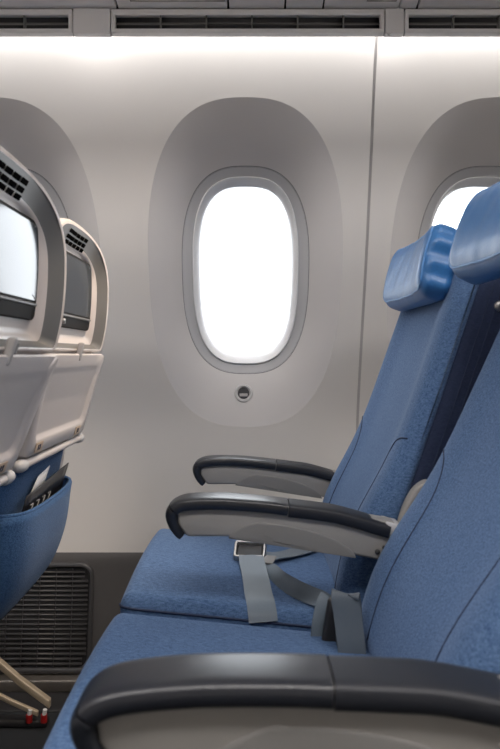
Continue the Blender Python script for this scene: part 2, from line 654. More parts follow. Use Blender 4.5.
# vent rail: three lengths
joints = [(-1.5, -0.388), (-0.302, 0.292), (0.338, 1.5)]
vlabs = ['long slotted air vent left of the first rail joint', 'long slotted air vent above the whole oval window', 'long slotted air vent above the blue headrests']
YV = 1.44
for k, (x0, x1) in enumerate(joints):
    v = tag(empty('air_vent', ((x0 + x1) / 2, YV, 1.608)), vlabs[k], 'air vent', 'slotted air vents above the side wall')
    h = (x1 - x0) / 2
    bm = bmesh.new()
    add_box(bm, -h, h, 0.012, 0.016, -0.026, 0.055)
    link_mesh('vent_backing', bm, 'dark', v)
    bm = bmesh.new()
    add_box(bm, -h, h, -0.002, 0.012, 0.0135, 0.0265)
    add_box(bm, -h, h, -0.004, 0.016, -0.0265, -0.017)
    add_box(bm, -h - .001, -h + .008, -0.003, 0.013, -0.019, 0.015)
    add_box(bm, h - .008, h + .001, -0.003, 0.013, -0.019, 0.015)
    link_mesh('vent_frame', bm, 'rail', v, bevel=0.002)
    bm = bmesh.new()
    add_box(bm, -h, h, 0.006, 0.012, -0.0022, 0.0)
    x = -h + 0.105
    while x < h - .03:
        add_box(bm, x, x + .003, 0.001, 0.012, -0.017, 0.0135)
        x += 0.1
    link_mesh('vent_slat', bm, 'shell_in', v)
for k, (x0, x1, lab) in enumerate(((-0.385, -0.305, 'blank grey rail joint above the left part of the wall'), (0.295, 0.335, 'grey rail joint with a small nub above the panel seam'))):
    j = tag(empty('rail_joint', ((x0 + x1) / 2, YV, 1.608)), lab, 'rail joint', 'rail joints between air vents')
    h = (x1 - x0) / 2
    bm = bmesh.new()
    add_box(bm, -h, h, -0.004, 0.0155, -0.0275, 0.0265)
    add_box(bm, -h - .003, h + .003, 0.0125, 0.0158, -0.026, 0.055)
    link_mesh('joint_cover', bm, 'rail', j, bevel=0.003)
    if k == 1:
        bm = bmesh.new()
        tube(bm, [(-.012, -0.003, -0.028), (-.012, -0.003, -0.033)], 0.004)
        link_mesh('joint_nub', bm, 'white', j)
# cove light strip hidden above the rail, in the slot next to the wall
cv_ = tag(empty('cove_light', (0, 1.482, 1.618)), 'long glowing light strip in the slot between rail and side wall', 'light')
box('light_channel', 'rail', XA + .03, XB - .03, -0.025, 0.012, 0.0262, 0.04, cv_)
box('light_strip', 'cove', XA + .03, XB - .03, -0.022, 0.008, 0.018, 0.0255, cv_)

rl = tag(empty('reading_light', (0.06, 1.22, 1.655)), 'small round warm reading lamp under the overhead bin', 'reading light')
bm = bmesh.new()
tube(bm, [(0, 0, .01), (0, 0, -.012)], .022, 24)
link_mesh('lamp_housing', bm, 'bin', rl, sharp=40)
bm = bmesh.new()
tube(bm, [(0, 0, -.0125), (0, 0, -.0145)], .016, 24)
link_mesh('lamp_lens', bm, 'white', rl, sharp=40)
ld = bpy.data.lights.new('reading_lamp', 'SPOT')
ld.energy = READING
ld.color = (1.0, .80, .62)
ld.spot_size = math.radians(52)
ld.spot_blend = .6
ld.shadow_soft_size = .016
lo = bpy.data.objects.new('reading_lamp', ld)
C.objects.link(lo)
lo.parent = rl
lo.location = (0, 0, -.035)
lo.rotation_euler = (Vector((-.36, 1.30, .86)) - Vector((.06, 1.22, 1.62))).to_track_quat('-Z', 'Y').to_euler()

# ------------------------------------------------------------------ air return grille in the lower wall
GX0, GX1, GZ0, GZ1 = -0.80, -0.422, 0.036, 0.318
gr = tag(empty('floor_level_grille', ((GX0 + GX1) / 2, W(0.2) - .008, (GZ0 + GZ1) / 2)), 'black slatted air grille low on the side wall beside the floor', 'grille')
hx, hz = (GX1 - GX0) / 2, (GZ1 - GZ0) / 2


def rrect(hx, hz, r, n=8):
    out = []
    for cx_, cz_, a0 in ((hx - r, hz - r, 0), (-hx + r, hz - r, PI / 2), (-hx + r, -hz + r, PI), (hx - r, -hz + r, 1.5 * PI)):
        for k in range(n + 1):
            a = a0 + PI / 2 * k / n
            out.append((cx_ + r * math.cos(a), cz_ + r * math.sin(a)))
    return out


def dense(pts, step=.012):
    out = []
    for i, a in enumerate(pts):
        b = pts[(i + 1) % len(pts)]
        n = max(1, int(math.hypot(b[0] - a[0], b[1] - a[1]) / step))
        out += [(a[0] + (b[0] - a[0]) * k / n, a[1] + (b[1] - a[1]) * k / n) for k in range(n)]
    return out


def gy(z):
    return W(z + gr.location.z) - .008 - gr.location.y


bm = bmesh.new()
rings = []
for ins, d in ((0, .004), (0, -.006), (.003, -.009), (.009, -.009), (.013, -.004), (.014, .001)):
    rings.append([(x, gy(z) + d, z) for x, z in rrect(hx - ins, hz - ins, .036 - ins)])
loft(bm, rings, cap=False)
link_mesh('grille_frame', bm, 'grille', gr, sharp=50)
bm = bmesh.new()
f = [bm.verts.new((x, gy(z) + .0012, z)) for x, z in rrect(hx - .013, hz - .013, .023)]
bm.faces.new(f)
link_mesh('grille_backing', bm, 'dark', gr)
ns = 20
for k in range(ns):
    z = -hz + .024 + (2 * hz - .048) * k / (ns - 1)
    ins = .016 if 1 < k < ns - 2 else .026
    bm = bmesh.new()
    R = Matrix.Rotation(math.radians(28), 4, 'X')
    add_box(bm, -hx + ins, hx - ins, gy(z) - .006, gy(z) + .001, z - .0022, z + .0022, R, (0, gy(z), z))
    link_mesh('slat', bm, 'grille', gr)
for k in range(7):
    x = -hx + .014 + (2 * hx - .028) * (k + 1) / 8
    bm = bmesh.new()
    pts = []
    for zz in (-hz + .016, -hz * .5, 0, hz * .5, hz - .016):
        pts.append([(x - .001, gy(zz) - .0065, zz), (x + .001, gy(zz) - .0065, zz), (x + .001, gy(zz), zz), (x - .001, gy(zz), zz)])
    loft(bm, pts)
    link_mesh('rib', bm, 'grille', gr, smooth=False)


# ------------------------------------------------------------------ our row: seats
def zc_top(x):
    return 0.490 - 0.10 * (x + 0.2)


def seat_back_frame(th, dx=0.0):
    piv = Vector((0.190 + dx, 0, 0.50))
    up = Vector((math.sin(th), 0, math.cos(th)))
    nf = Vector((-math.cos(th), 0, math.sin(th)))       # out of the front face
    return piv, up, nf


def front_n(u, s, hw):
    """front face relief: bolsters at the sides, lumbar swell"""
    q = abs(u) / hw
    bol = 0.010 * math.exp(-((q - 0.80) / 0.20) ** 2)
    edge = -0.007 * max(0, q - 0.88) / 0.12 * max(0, q - .88) / .12
    lum = 0.026 * math.exp(-((s - 0.05) / 0.13) ** 2)
    return bol + lum + edge


def arm_parts(parent, yc, dz, x_clip, lab, kz=0.0):
    body_out = [(-.098, .6035), (-.031, .6035), (.031, .599), (.08, .592), (.124, .583), (.165, .5745), (.201, .567), (.214, .577), (.222, .598), (.226, .625),
                (.18, .633), (.10, .648), (.0, .655), (-.08, .654), (-.112, .648), (-.112, .625)]
    body_out = [(min(x, x_clip), z + dz) for x, z in body_out]
    bm = bmesh.new()
    prism(bm, body_out, -.019, .019)
    o = link_mesh('armrest', bm, 'arm', parent, bevel=0.005, seg=3)
    o.location = (-.05, yc - parent.location.y, .64)
    for v in o.data.vertices:
        v.co += Vector((.05, 0, -.64))
    o.rotation_euler = (0, -kz, 0)
    before = set(C.objects)
    if lab:
        o['label'] = lab

    def pad(name, path, mat, w, t0):
        P = catmull([(x, 0, z + dz) for x, z in path], 8)
        bm = bmesh.new()
        rings = []
        L = len(P) - 1
        for i, p in enumerate(P):
            d = (P[min(i + 1, L)] - P[max(i - 1, 0)]).normalized()
            nn = Vector((-d.z, 0, d.x))
            if nn.z < 0 and abs(d.x) > .7:
                nn = -nn
            u = i / L
            ww, tt = w, t0
            if name == 'armrest_pad':
                # path runs from the rear joint forward and down round the nose
                if u > .62:
                    q = (u - .62) / .38
                    ww = w * (1 - .22 * q)
                    tt = t0 * (1 - .45 * q)
                e = min(1, (1 - u) / .03)
            else:
                e = 1
            e2 = .55 + .45 * math.sqrt(max(0, 1 - (1 - e) ** 2))
            ring = []
            for k in range(24):
                a, b = sup(ww / 2 * e2, tt / 2 * e2, 4.2, 2 * PI * k / 24)
                ring.append(p + Vector((0, a, 0)) + nn * b)
            rings.append(ring)
        loft(bm, rings)
        q = link_mesh(name, bm, mat, o, sharp=60)
        return q
    pad('armrest_pad', [(.058, .6460), (.02, .6505), (-.04, .655), (-.088, .6545), (-.110, .650), (-.1205, .640), (-.1185, .624), (-.110, .609), (-.104, .603)], 'pad', .056, .0205)
    end = min(.214, x_clip - .004)
    pad('armrest_rear_cover', [(end, .6455 - .032 * (end - .059) / .155 - .001), (.14, .6335), (.10, .640), (.0595, .645)], 'pad2', .054, .0225)
    # lower fairing: half ellipse bulge on both faces
    bm = bmesh.new()
    for s in (-1, 1):
        rings = []
        for sc_, d in ((1.0, .0188), (.97, .0196), (.9, .0199), (.5, .0200), (.05, .0200)):
            ring = []
            for k in range(25):
                t = PI * k / 24
                x = .065 + .098 * sc_ * math.cos(t)
                zb = .5985 - .20 * max(0, x - .02) * .95 + (0 if x > .02 else .003)
                ring.append((min(x, x_clip), s * d, zb + dz + .030 * sc_ * math.sin(t)))
            rings.append(ring)
        loft(bm, rings, closed=True, cap=False)
    link_mesh('fairing', bm, 'arm_dark', o)
    if x_clip > .22:
        bm = bmesh.new()
        for x, z, r in ((.196, .5815, .0042), (.206, .588, .003)):
            tube(bm, [(x, -.0195, z + dz), (x, -.0212, z + dz)], r, 12)
        link_mesh('screw', bm, 'gap', o)
        bm = bmesh.new()
        prism(bm, [(.208, .628 + dz), (.232, .622 + dz), (.246, .606 + dz), (.240, .596 + dz), (.214, .604 + dz)], -.024, .024)
        link_mesh('hinge_bracket', bm, 'lightgrey', o, bevel=.004)
    for q in set(C.objects) - before:
        if q.type == 'MESH' and q.parent == o:
            for v in q.data.vertices:
                v.co += Vector((.05, 0, -.64))
    return o


def own_seat(y0, y1, th, label, far_arm, near_arm, dzc=0.0, hoff=0.0, xo=0.0, hfw=0.0):
    yc = (y0 + y1) / 2
    hw = (y1 - y0) / 2 - .004
    S = tag(empty('airline_seat', (0, yc, 0)), label, 'seat', 'blue fabric seats facing left')

    # cushion
    X0, X1 = -0.213, 0.235
    xm, hxx = (X0 + X1) / 2, (X1 - X0) / 2
    th_c = .13

    def dc(p):
        x = p.x + xm
        crown = 0.012 * (1 - (p.y / hw) ** 2) * (1 if p.z > 0 else 0)
        wall_ = .010 * math.sin(PI * min(1, max(0, (p.z + th_c / 2) / th_c))) * (p.y / hw)
        # front edge slopes back underneath
        fr = -.045 * max(0, (-p.z) / (th_c / 2)) if p.x < -hxx + .07 else 0
        return Vector((x - fr, p.y + wall_ * .3, zc_top(x) + dzc - th_c / 2 + p.z + crown))
    bm = bmesh.new()
    rbox(bm, (hxx, hw, th_c / 2), (.022, .018, .026), dc, (14, 14, 4), 6)
    cush = link_mesh('seat_cushion', bm, 'fabric', S)
    # piping round the top edge of the cushion side
    for sd in (-1, 1):
      bm = bmesh.new()
      pts = []
      for k in range(30):
          x = X0 + .022 + (X1 - X0 - .05) * k / 29
          pts.append((x, sd * (hw + .0012), zc_top(x) + dzc - .020))
      for a in (15, 35, 55, 75, 89):
          a = math.radians(a)
          pts.insert(0, (X0 + .022 - .0225 * math.sin(a), sd * (hw - .018 + .0192 * math.cos(a)), zc_top(X0) + dzc - .021))
      tube(bm, pts, .0022, 8)
      link_mesh('piping', bm, 'seam', cush)
    # seat pan & legs
    bm = bmesh.new()
    add_box(bm, -.15, .24, -hw + .02, hw - .02, .30, .345)
    link_mesh('seat_pan', bm, 'dark', S, bevel=.01)
    for s in (-1, 1):
        bm = bmesh.new()
        add_box(bm, -.12, .22, s * (hw - .08) - .02, s * (hw - .08) + .02, .245, .30)
        for xa, xb in ((-.10, -.14), (.18, .26)):
            loft(bm, [[(x + dx_, s * (hw - .08) + dy_, z) for dx_, dy_ in ((-.018, -.012), (.018, -.012), (.018, .012), (-.018, .012))] for x, z in ((xa, .25), ((xa + xb) / 2, .12), (xb, .0))])
        link_mesh('leg', bm, 'leg', S, bevel=.004)
    # backrest
    piv, up, nf = seat_back_frame(th, xo)
    H = 0.692

    def db(p):
        s = p.z + H / 2 - .06
        x_ = p.y
        # p.x -> thickness (front is +), p.y across, p.z along
        taper = 1 - .05 * max(0, (s - .35) / .3)
        n_ = p.x + front_n(p.y, s, hw) * (1 if p.x > 0 else .0)
        return piv + up * s + nf * (n_ - .004) + Vector((0, x_ * taper, 0))
    bm = bmesh.new()
    rbox(bm, (.014, hw, H / 2), (.0135, .022, .035), db, (2, 18, 20), 5)
    back = link_mesh('backrest', bm, 'fabric', S)

    def dsH(p):
        s = p.z + (H + .02) / 2 - .06
        taper = 1 - .05 * max(0, (s - .35) / .3)
        return piv + up * s + nf * (p.x - .050) + Vector((0, p.y * taper, 0))
    bm = bmesh.new()
    rbox(bm, (.042, hw - .002, (H + .02) / 2), (.02, .02, .04), dsH, (3, 10, 14), 5)
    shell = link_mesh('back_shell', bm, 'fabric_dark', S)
    shell['label'] = 'dark navy side and rear of the backrest'
    # stitching lines on the dark side and seams on the front face
    bm = bmesh.new()
    tp = lambda s: 1 - .05 * max(0, (s - .35) / .3)
    for off in (.036, .050):
        tube(bm, [piv + up * s + nf * (-off) + Vector((0, -(hw - .0015) * tp(s), 0)) for s in [.03 + .57 * k / 20 for k in range(21)]], .0010, 6)
    link_mesh('stitching', bm, 'seam', shell)
    bm = bmesh.new()

    def fp(u, s, e=.0102):
        return piv + up * s + nf * (front_n(u, s, hw) + e) + Vector((0, u * tp(s), 0))
    for s0 in (-1, 1):
        bm = bmesh.new()
        pl = [(.60, -.04), (.60, .08), (.63, .17), (.68, .21), (.76, .236), (.86, .248), (.95, .252)]
        tube(bm, [fp(s0 * q.x * hw, q.y, .0100) for q in catmull([(a, b, 0) for a, b in pl], 5)], .0013, 6)
        link_mesh('bolster_seam', bm, 'seam', back)

    # headrest
    hs = .557 + hoff
    HW, HH, HT = .165, .066, .027

    def dh(p):
        s = p.z + hs
        q = abs(p.y) / HW
        wing = .012 * q ** 2
        puff = .006 * (1 - (p.z / HH) ** 2)
        wr = .0004 * math.sin(p.y * 70 + p.z * 30 + 2 * math.sin(p.z * 25)) * (1 - q ** 4) + .0003 * math.sin(p.y * 160 + 2 + p.z * 90)
        pinch = .005 * math.sin(p.z * 170 + p.x * 60) * max(0, q - .8) / .2 * (1 if p.x < HT - .01 else .3)
        n_ = p.x + (wing + puff + wr if p.x > 0 else 0)
        tp_ = 1 - .05 * (p.z / HH) * .5
        return piv + up * s + (nf * (n_ + .040 + hfw + .10 * p.z)) + Vector((0, p.y * tp_ + pinch * .5, 0))
    bm = bmesh.new()
    rbox(bm, (HT, HW, HH), (.024, .034, .034), dh, (6, 30, 12), 6)
    hd = link_mesh('headrest', bm, 'leather', S)
    bm = bmesh.new()
    loop = []
    for x, z in dense(rrect(HW - .0100, HH - .0100, .024, 8), .01):
        loop.append(dh(Vector((HT - .0070, x, z))))
    loop2 = []
    for x, z in rrect(HW - .0015, HH - .0015, .026, 6):
        pass
    loop.append(loop[0])
    tube(bm, loop, .0019, 6, cap=False)
    link_mesh('piping', bm, 'piping', hd)
    # strut holding the headrest
    for s in (-1, 1):
        bm = bmesh.new()
        tube(bm, [piv + up * (hs - .05) + nf * (-.03) + Vector((0, s * .06, 0)), piv + up * (hs - .02) + nf * .02 + Vector((0, s * .06, 0))], .006)
        link_mesh('headrest_strut', bm, 'steel', S)
    # coat button on the near side of the shell
    bm = bmesh.new()
    bp = piv + up * (hs - .052) + nf * (-.055) + Vector((0, -(hw - .002) * tp(hs), 0))
    tube(bm, [bp + Vector((0, .004, 0)), bp + Vector((0, -.004, 0)), bp + Vector((0, -.0065, 0))], lambda t: .0088 if t < .6 else .006, 18)
    link_mesh('side_button', bm, 'steel', S)
    bm = bmesh.new()
    bp = piv + up * (hs - .048) + nf * (-.087) + Vector((0, -(hw - .002) * tp(hs), 0))
    rbox(bm, (.007, .005, .013), .004, lambda p: bp + Vector((p.x + p.z * .4, p.y - .003, p.z)), (2, 2, 2), 3)
    link_mesh('side_clip', bm, 'sticker', S)

    if far_arm:
        arm_parts(S, *far_arm)
    if near_arm:
        arm_parts(S, *near_arm)
    return S, piv, up, nf


TH1, TH2 = math.radians(19.0), math.radians(24.0)
seat_w, pv1, up1, nf1 = own_seat(1.065, 1.50, TH1, 'blue fabric seat beside the wall with a grey lap belt across its cushion',
                                 (1.515, -.017, .2245, 'slim armrest next to the side wall'), (1.035, -.004, .30, 'armrest between the two seats'), 0.0)
seat_m, pv2, up2, nf2 = own_seat(.60, 1.025, TH2, 'blue fabric seat nearest the camera, its backrest and headrest cut by the right edge',
                                 None, (.49, -.017, .30, 'large armrest closest to the camera', .085), -.004, hoff=-.006, xo=.020, hfw=.066)

# hinge cover between the two seats
bm = bmesh.new()
o_ = [(.212, .545), (.226, .575), (.236, .62), (.248, .652), (.262, .672), (.280, .682), (.294, .672), (.300, .645), (.28, .60), (.25, .55), (.230, .53)]
prism(bm, [(q.x, q.y) for q in catmull([(a, b, 0) for a, b in o_], 4)], -.012, .012)
hc = link_mesh('hinge_cover', bm, 'arm', seat_w, bevel=.005)
hc.location = (0, 1.046 - seat_w.location.y, 0)


# ------------------------------------------------------------------ seat belts
def buckle(parent, loc, rotz, tilt=(0, 0)):
    b = empty('belt_buckle')
    b.parent = parent
    b.location = loc
    b.rotation_euler = (tilt[0], tilt[1], rotz)
    bm = bmesh.new()
    # steel frame around a dark lifting flap
    outer = rrect(.031, .0215, .006, 4)
    rings = [[(x, y, z) for x, y in rrect(.031 - i, .0215 - i, max(.001, .006 - i), 4)] for i, z in ((0, -.009), (0, .006), (.0015, .0085), (.0045, .0085), (.006, .0065), (.0062, -.007))]
    loft(bm, rings, cap=False)
    link_mesh('buckle_frame', bm, 'steel', b, sharp=40)
    bm = bmesh.new()
    rbox(bm, (.0252, .0158, .006), .003, lambda p: Vector((p.x, p.y, p.z - .0015 - .002 * (p.y / .016))), (2, 2, 1), 3)
    link_mesh('buckle_flap', bm, 'dark', b)
    return b


gap_w = empty('seat_belt')
gap_w.parent = seat_w
gap_w.location = (0, -seat_w.location.y, 0)
gap_w['label'] = 'grey lap belt lying across the seat cushion'


def zs(x, y, yc=1.2825, hw=.2135):
    return zc_top(x) + .012 * (1 - ((y - yc) / hw) ** 2)


bk = (0.0, 1.283, zs(0, 1.283) + .016)
ribbon('strap', [(.002, 1.265, bk[2] - .002), (.004, 1.235, zs(.004, 1.235) + .010), (.010, 1.18, zs(.010, 1.18) + .0042), (.014, 1.12, zs(.012, 1.12) + .0032), (.0175, 1.088, zs(.015, 1.088) + .002),
                 (.020, 1.070, zs(.017, 1.07) - .006), (.0215, 1.062, zs(.02, 1.07) - .018)],
       [(1, .1, 0), (1, .1, .05), (1, .08, 0), (1, .1, 0), (1, .12, 0), (1, .1, 0), (1, .1, 0)], .047, 'belt', gap_w)
ribbon('strap', [(.016, 1.275, zs(.016, 1.275) + .006), (.038, 1.292, zs(.04, 1.292) + .010), (.070, 1.325, zs(.07, 1.325) + .0052), (.105, 1.37, zs(.105, 1.37) + .0045), (.14, 1.42, zs(.14, 1.42) + .006), (.175, 1.45, zs(.175, 1.45) + .02)],
       [(-.5, 1, .3), (-.7, .8, .1), (-.85, .6, 0), (-.85, .6, 0), (-.8, .6, .1), (-.7, .6, .3)], .047, 'belt', gap_w)
ribbon('strap', [(.014, 1.262, zs(.014, 1.262) + .004), (.034, 1.225, zs(.034, 1.225) + .006), (.052, 1.17, zs(.052, 1.17) + .010), (.074, 1.135, zs(.074, 1.135) + .012), (.098, 1.11, zs(.098, 1.11) + .013), (.122, 1.082, zs(.12, 1.09) + .016), (.142, 1.06, zs(.14, 1.07) + .004), (.15, 1.046, .42)],
       [(1, .3, .1), (.9, .5, .45), (.5, .5, .9), (.4, .6, .9), (.4, .6, .8), (.6, .6, .6), (.8, .4, .3), (1, .1, 0)], .030, 'belt', gap_w)
buckle(gap_w, bk, math.radians(-5), (math.radians(30), 0))
bm = bmesh.new()
prism(bm, [(.003, 0), (.034, 0), (.038, .002), (.034, .0035), (.003, .0035)], -.014, .014)
tg = link_mesh('belt_tongue', bm, 'arm_dark', gap_w, bevel=.001)
tg.location = (.012, 1.262, zs(.02, 1.26) + .010)
tg.rotation_euler = (math.radians(12), 0, math.radians(-22))

bm_ = empty('seat_belt')
bm_.parent = seat_m
bm_.location = (0, -seat_m.location.y, 0)
bm_['label'] = 'dark grey lap belt standing up between the two seats'
ribbon('strap', [(.146, .930, .43), (.143, .930, .47), (.139, .935, .505), (.135, .938, .534), (.137, .944, .537), (.141, .950, .515), (.145, .955, .46)],
       [(1, .1, 0), (1, .1, -.1), (1, .1, -.15), (1, .1, -.2), (1, .1, -.2), (1, .1, 0), (1, .1, 0)], .040, 'belt_dark', bm_)
ribbon('strap', [(.100, .985, .445), (.103, .99, .475), (.110, 1.0, .500), (.118, 1.01, .512)],
       [(1, .3, .2), (1, .3, .1), (1, .2, -.1), (1, .2, -.2)], .022, 'belt', bm_)
bm = bmesh.new()
rbox(bm, (.014, .006, .034), .005, lambda p: Vector((.124 + p.x + p.z * .16, .975 + p.y, .488 + p.z)), (2, 1, 3), 3)
link_mesh('buckle_cover', bm, 'dark', bm_)

# ------------------------------------------------------------------ the row in front
PT = [(.38, -.462), (.45, -.440), (.52, -.424), (.60, -.404), (.70, -.374), (.80, -.348), (.89, -.3255), (.95, -.313), (1.03, -.308), (1.10, -.312), (1.145, -.322)]


def front_seat(y0, dx, dz, label, near):
    wd = .41
    yc = y0 + wd / 2
    S = tag(empty('airline_seat', (dx, yc, 0)), label, 'seat', 'seats of the row in front')

    def X(z):
        return interp(PT, z)

    def P(u, z, w):
        return Vector((X(z) + w + (.12 * min(0, z - .90) if near else 0), u, z + dz))

    def outline(a, zt, zb, nt=2.7, rb=.012, npt=64):
        pts = []
        zm = zt - (zt - zb) * .50
        for k in range(33):
            t = PI * k / 32
            u, z = sup(a, zt - zm, nt, t)
            pts.append((u, zm + z))
        for k in range(1, 6):
            pts.append((-a, zm + (zb + rb - zm) * k / 6))
        for k in range(5):
            t = PI + PI / 2 * k / 4
            pts.append((-a + rb + rb * math.cos(t), zb + rb + rb * math.sin(t)))
        for k in range(1, 10):
            pts.append((-a + rb + (2 * a - 2 * rb) * k / 10, zb))
        for k in range(5):
            t = 1.5 * PI + PI / 2 * k / 4
            pts.append((a - rb + rb * math.cos(t), zb + rb + rb * math.sin(t)))
        for k in range(1, 6):
            pts.append((a, zb + rb + (zm - zb - rb) * k / 6))
        return pts

    # upper shell with rim
    bm = bmesh.new()
    rings = []
    for a, zt, zb, w in ((.188, 1.120, .90, -.105), (.200, 1.132, .893, -.095), (.2045, 1.1355, .890, -.05), (.205, 1.136, .890, -.010), (.203, 1.135, .891, -.001), (.199, 1.131, .893, .002), (.1945, 1.1265, .896, .0)):
        rings.append([P(u, z, w) for u, z in outline(a, zt, zb)])
    R = loft(bm, rings, cap=False)
    bm.faces.new(R[0][::-1])
    up_ = link_mesh('upper_shell', bm, 'shell', S)
    bm = bmesh.new()
    rings = []
    for a, zt, zb, w in ((.1945, 1.1265, .896, .0), (.191, 1.121, .899, -.004), (.185, 1.112, .902, -.011), (.178, 1.102, .905, -.018), (.176, 1.099, .9065, -.0195)):
        rings.append([P(u, z, w) for u, z in outline(a, zt, zb, 2.9 if a > .17 else 4.5)])
    loft(bm, rings, cap=False)
    o = link_mesh('monitor_recess', bm, 'shell_in', up_)
    # light panel inside the recess, filled by shrinking rings
    bm = bmesh.new()
    rings = []
    rings.append([P(u, z, -.0195) for u, z in outline(.176, 1.099, .9065, 2.9)])
    rings.append([P(u, z, -.024) for u, z in outline(.155, 1.089, .914, 3.6)])
    base = outline(.150, 1.086, .917, 4.5)
    for k in (1, .9, .8, .7, .6, .5, .4, .3, .2, .02):
        rings.append([P(u * k, .99 + (z - .99) * k, -.0285) for u, z in base])
    R = loft(bm, rings, cap=False)
    bm.faces.new(R[-1])
    link_mesh('recess_face', bm, 'shell', up_)
    # vent slots on the sloping top
    bm = bmesh.new()
    for r in range(3):
        for c in range(5):
            u = (c - 2) * .0265
            z = 1.1145 - r * .0098
            w = interp([(1.089, -.024), (1.102, -.018), (1.112, -.011), (1.121, -.004)], z + .0004 * (c - 2) ** 2) + .0009
            rbox(bm, (.0007, .0108, .0032), .0006, lambda p: P(u + p.y, z + p.z, w + p.x + p.z * .75 + .0006), (1, 1, 1), 2)
    link_mesh('speaker_slots', bm, 'slot', up_)
    # monitor
    mon = empty('monitor')
    mon.parent = S

    def plate(name, mat, a, z0, z1, w0, w1, r, parent, bev=.0015):
        bm = bmesh.new()
        zc = (z0 + z1) / 2
        rings = []
        full = dense(rrect(a, (z1 - z0) / 2, r, 5))
        last = [(u * (1 - bev / a), z * (1 - bev * 2 / (z1 - z0))) for u, z in full]
        for ring, w in ((full, w0), (full, w1 - bev), (last, w1)):
            rings.append([P(u, zc + z, w) for u, z in ring])
        for k in (.85, .7, .55, .4, .25, .02):
            rings.append([P(u * k, zc + z * k, w1) for u, z in last])
        loft(bm, rings)
        return link_mesh(name, bm, mat, parent, sharp=35)
    plate('monitor_bezel', 'bezel', .1415, .936, 1.0795, -.032, -.0225, .008, mon)
    plate('screen', 'screen', .1345, .9635, 1.0735, -.0235, -.0215, .003, mon, .0005)
    plate('monitor_lip', 'shell_in', .136, .9560, .9600, -.023, -.0190, .001, mon, .001)
    bm = bmesh.new()
    c = P(-.060, .947, -.0225)
    tube(bm, [c, c + Vector((.004, 0, 0))], .005, 12)
    link_mesh('headphone_jack', bm, 'steel', mon)
    # tray table
    bm = bmesh.new()

    def trap(ins):
        out = []
        zb, zt = .712 + ins, .8865 - ins
        r = .016
        for z0_, sgn in ((zt, 1), (zb, -1)):
            pass
        def a_(z):
            return .186 + (z - .71) * .105 - ins
        for k in range(7):                                       # top right corner
            t = PI / 2 * k / 6
            out.append((a_(zt) - r + r * math.cos(t), zt - r + r * math.sin(t)))
        for k in range(1, 8):
            out.append(((a_(zt) - r) * (1 - 2 * k / 8), zt))
        for k in range(7):
            t = PI / 2 + PI / 2 * k / 6
            out.append((-a_(zt) + r + r * math.cos(t), zt - r + r * math.sin(t)))
        for k in range(1, 8):
            z = zt - r + (zb + r - zt + r) * k / 8
            out.append((-a_(z), z))
        for k in range(7):
            t = PI + PI / 2 * k / 6
            out.append((-a_(zb) + r + r * math.cos(t), zb + r + r * math.sin(t)))
        for k in range(1, 8):
            out.append((-(a_(zb) - r) * (1 - 2 * k / 8), zb))
        for k in range(7):
            t = 1.5 * PI + PI / 2 * k / 6
            out.append((a_(zb) - r + r * math.cos(t), zb + r + r * math.sin(t)))
        for k in range(1, 8):
            z = zb + r + (zt - r - zb - r) * k / 8
            out.append((a_(z), z))
        return out
    def tw(z, w):
        # the panel is hollowed towards its lower end and level with the rim at the top
        if w < .0095 and w > -.002 and z < .8835:
            f = max(0.0, min(1.0, (.872 - z) / .07))
            return .0100 * (1 - f) + w * f
        return w
    rings = []
    for ins, w in ((0, -.008), (0, .006), (.003, .0095), (.022, .0105), (.027, .0085), (.032, .0035), (.037, .003)):
        rings.append([P(u, z, tw(z, w)) for u, z in trap(ins)])
    last = trap(.037)
    for k in (.8, .6, .4, .2, .02):
        rings.append([P(u * k, .80 + (z - .80) * k, tw(.80 + (z - .80) * k, .003)) for u, z in last])
    loft(bm, rings)
    tray = link_mesh('tray_table', bm, 'tray', S, sharp=50)
    # stickers on the lower tray edge
    for su in (-.135, .12):
        bm = bmesh.new()
        rbox(bm, (.0006, .019, .0085), .0004, lambda p: P(su + p.y, .7245 + p.z, .0112 + p.x), (1, 1, 1), 2)
        st = link_mesh('placard', bm, 'sticker', tray)
        bm = bmesh.new()
        for q in (-.005, .004):
            rbox(bm, (.0004, .0022, .0045), .0003, lambda p: P(su + q + p.y, .7245 + p.z, .0121 + p.x), (1, 1, 1), 2)
        link_mesh('pictogram', bm, 'seam', st)
    # latch
    bm = bmesh.new()
    rbox(bm, (.006, .006, .018), .004, lambda p: P(-.005 + p.y, .890 + p.z, .006 + p.x), (1, 1, 3), 3)
    link_mesh('tray_latch', bm, 'strip', S)
    bm = bmesh.new()
    rbox(bm, (.003, .006, .010), .002, lambda p: P(.018 + p.y, .892 + p.z, .003 + p.x), (1, 1, 3), 3)
    link_mesh('latch_stop', bm, 'shell_in', S)
    # plastic back behind the tray
    bm = bmesh.new()
    rings = []
    for z in [.69 + .21 * k / 10 for k in range(11)]:
        a = .190 + (z - .70) * .075
        rings.append([P(q[0], z, -.055 + q[1]) for q in [sup(a, .046, 6, 2 * PI * k / 48) for k in range(48)]])
    loft(bm, rings)
    link_mesh('back_panel', bm, 'shell', S, sharp=60)
    # hinge bar with end caps
    bm = bmesh.new()
    b0, b1 = P(-.193, .700, .004), P(.193, .700, .004)
    tube(bm, [b0, b1], .0075, 16)
    link_mesh('hinge_bar', bm, 'tray', S, sharp=40)
    for e, s in ((b0, -1), (b1, 1)):
        bm = bmesh.new()
        pts = [e + Vector((0, s * d, 0)) for d in (-.022, -.018, -.004, .004, .010, .013)]
        rr_ = [.007, .0105, .011, .010, .007, .003]
        tube(bm, pts, lambda t: rr_[int(round(t * 5))], 20)
        link_mesh('bar_end_cap', bm, 'lightgrey', S, sharp=70)
    # upholstered lower back
    bm = bmesh.new()
    rings = []
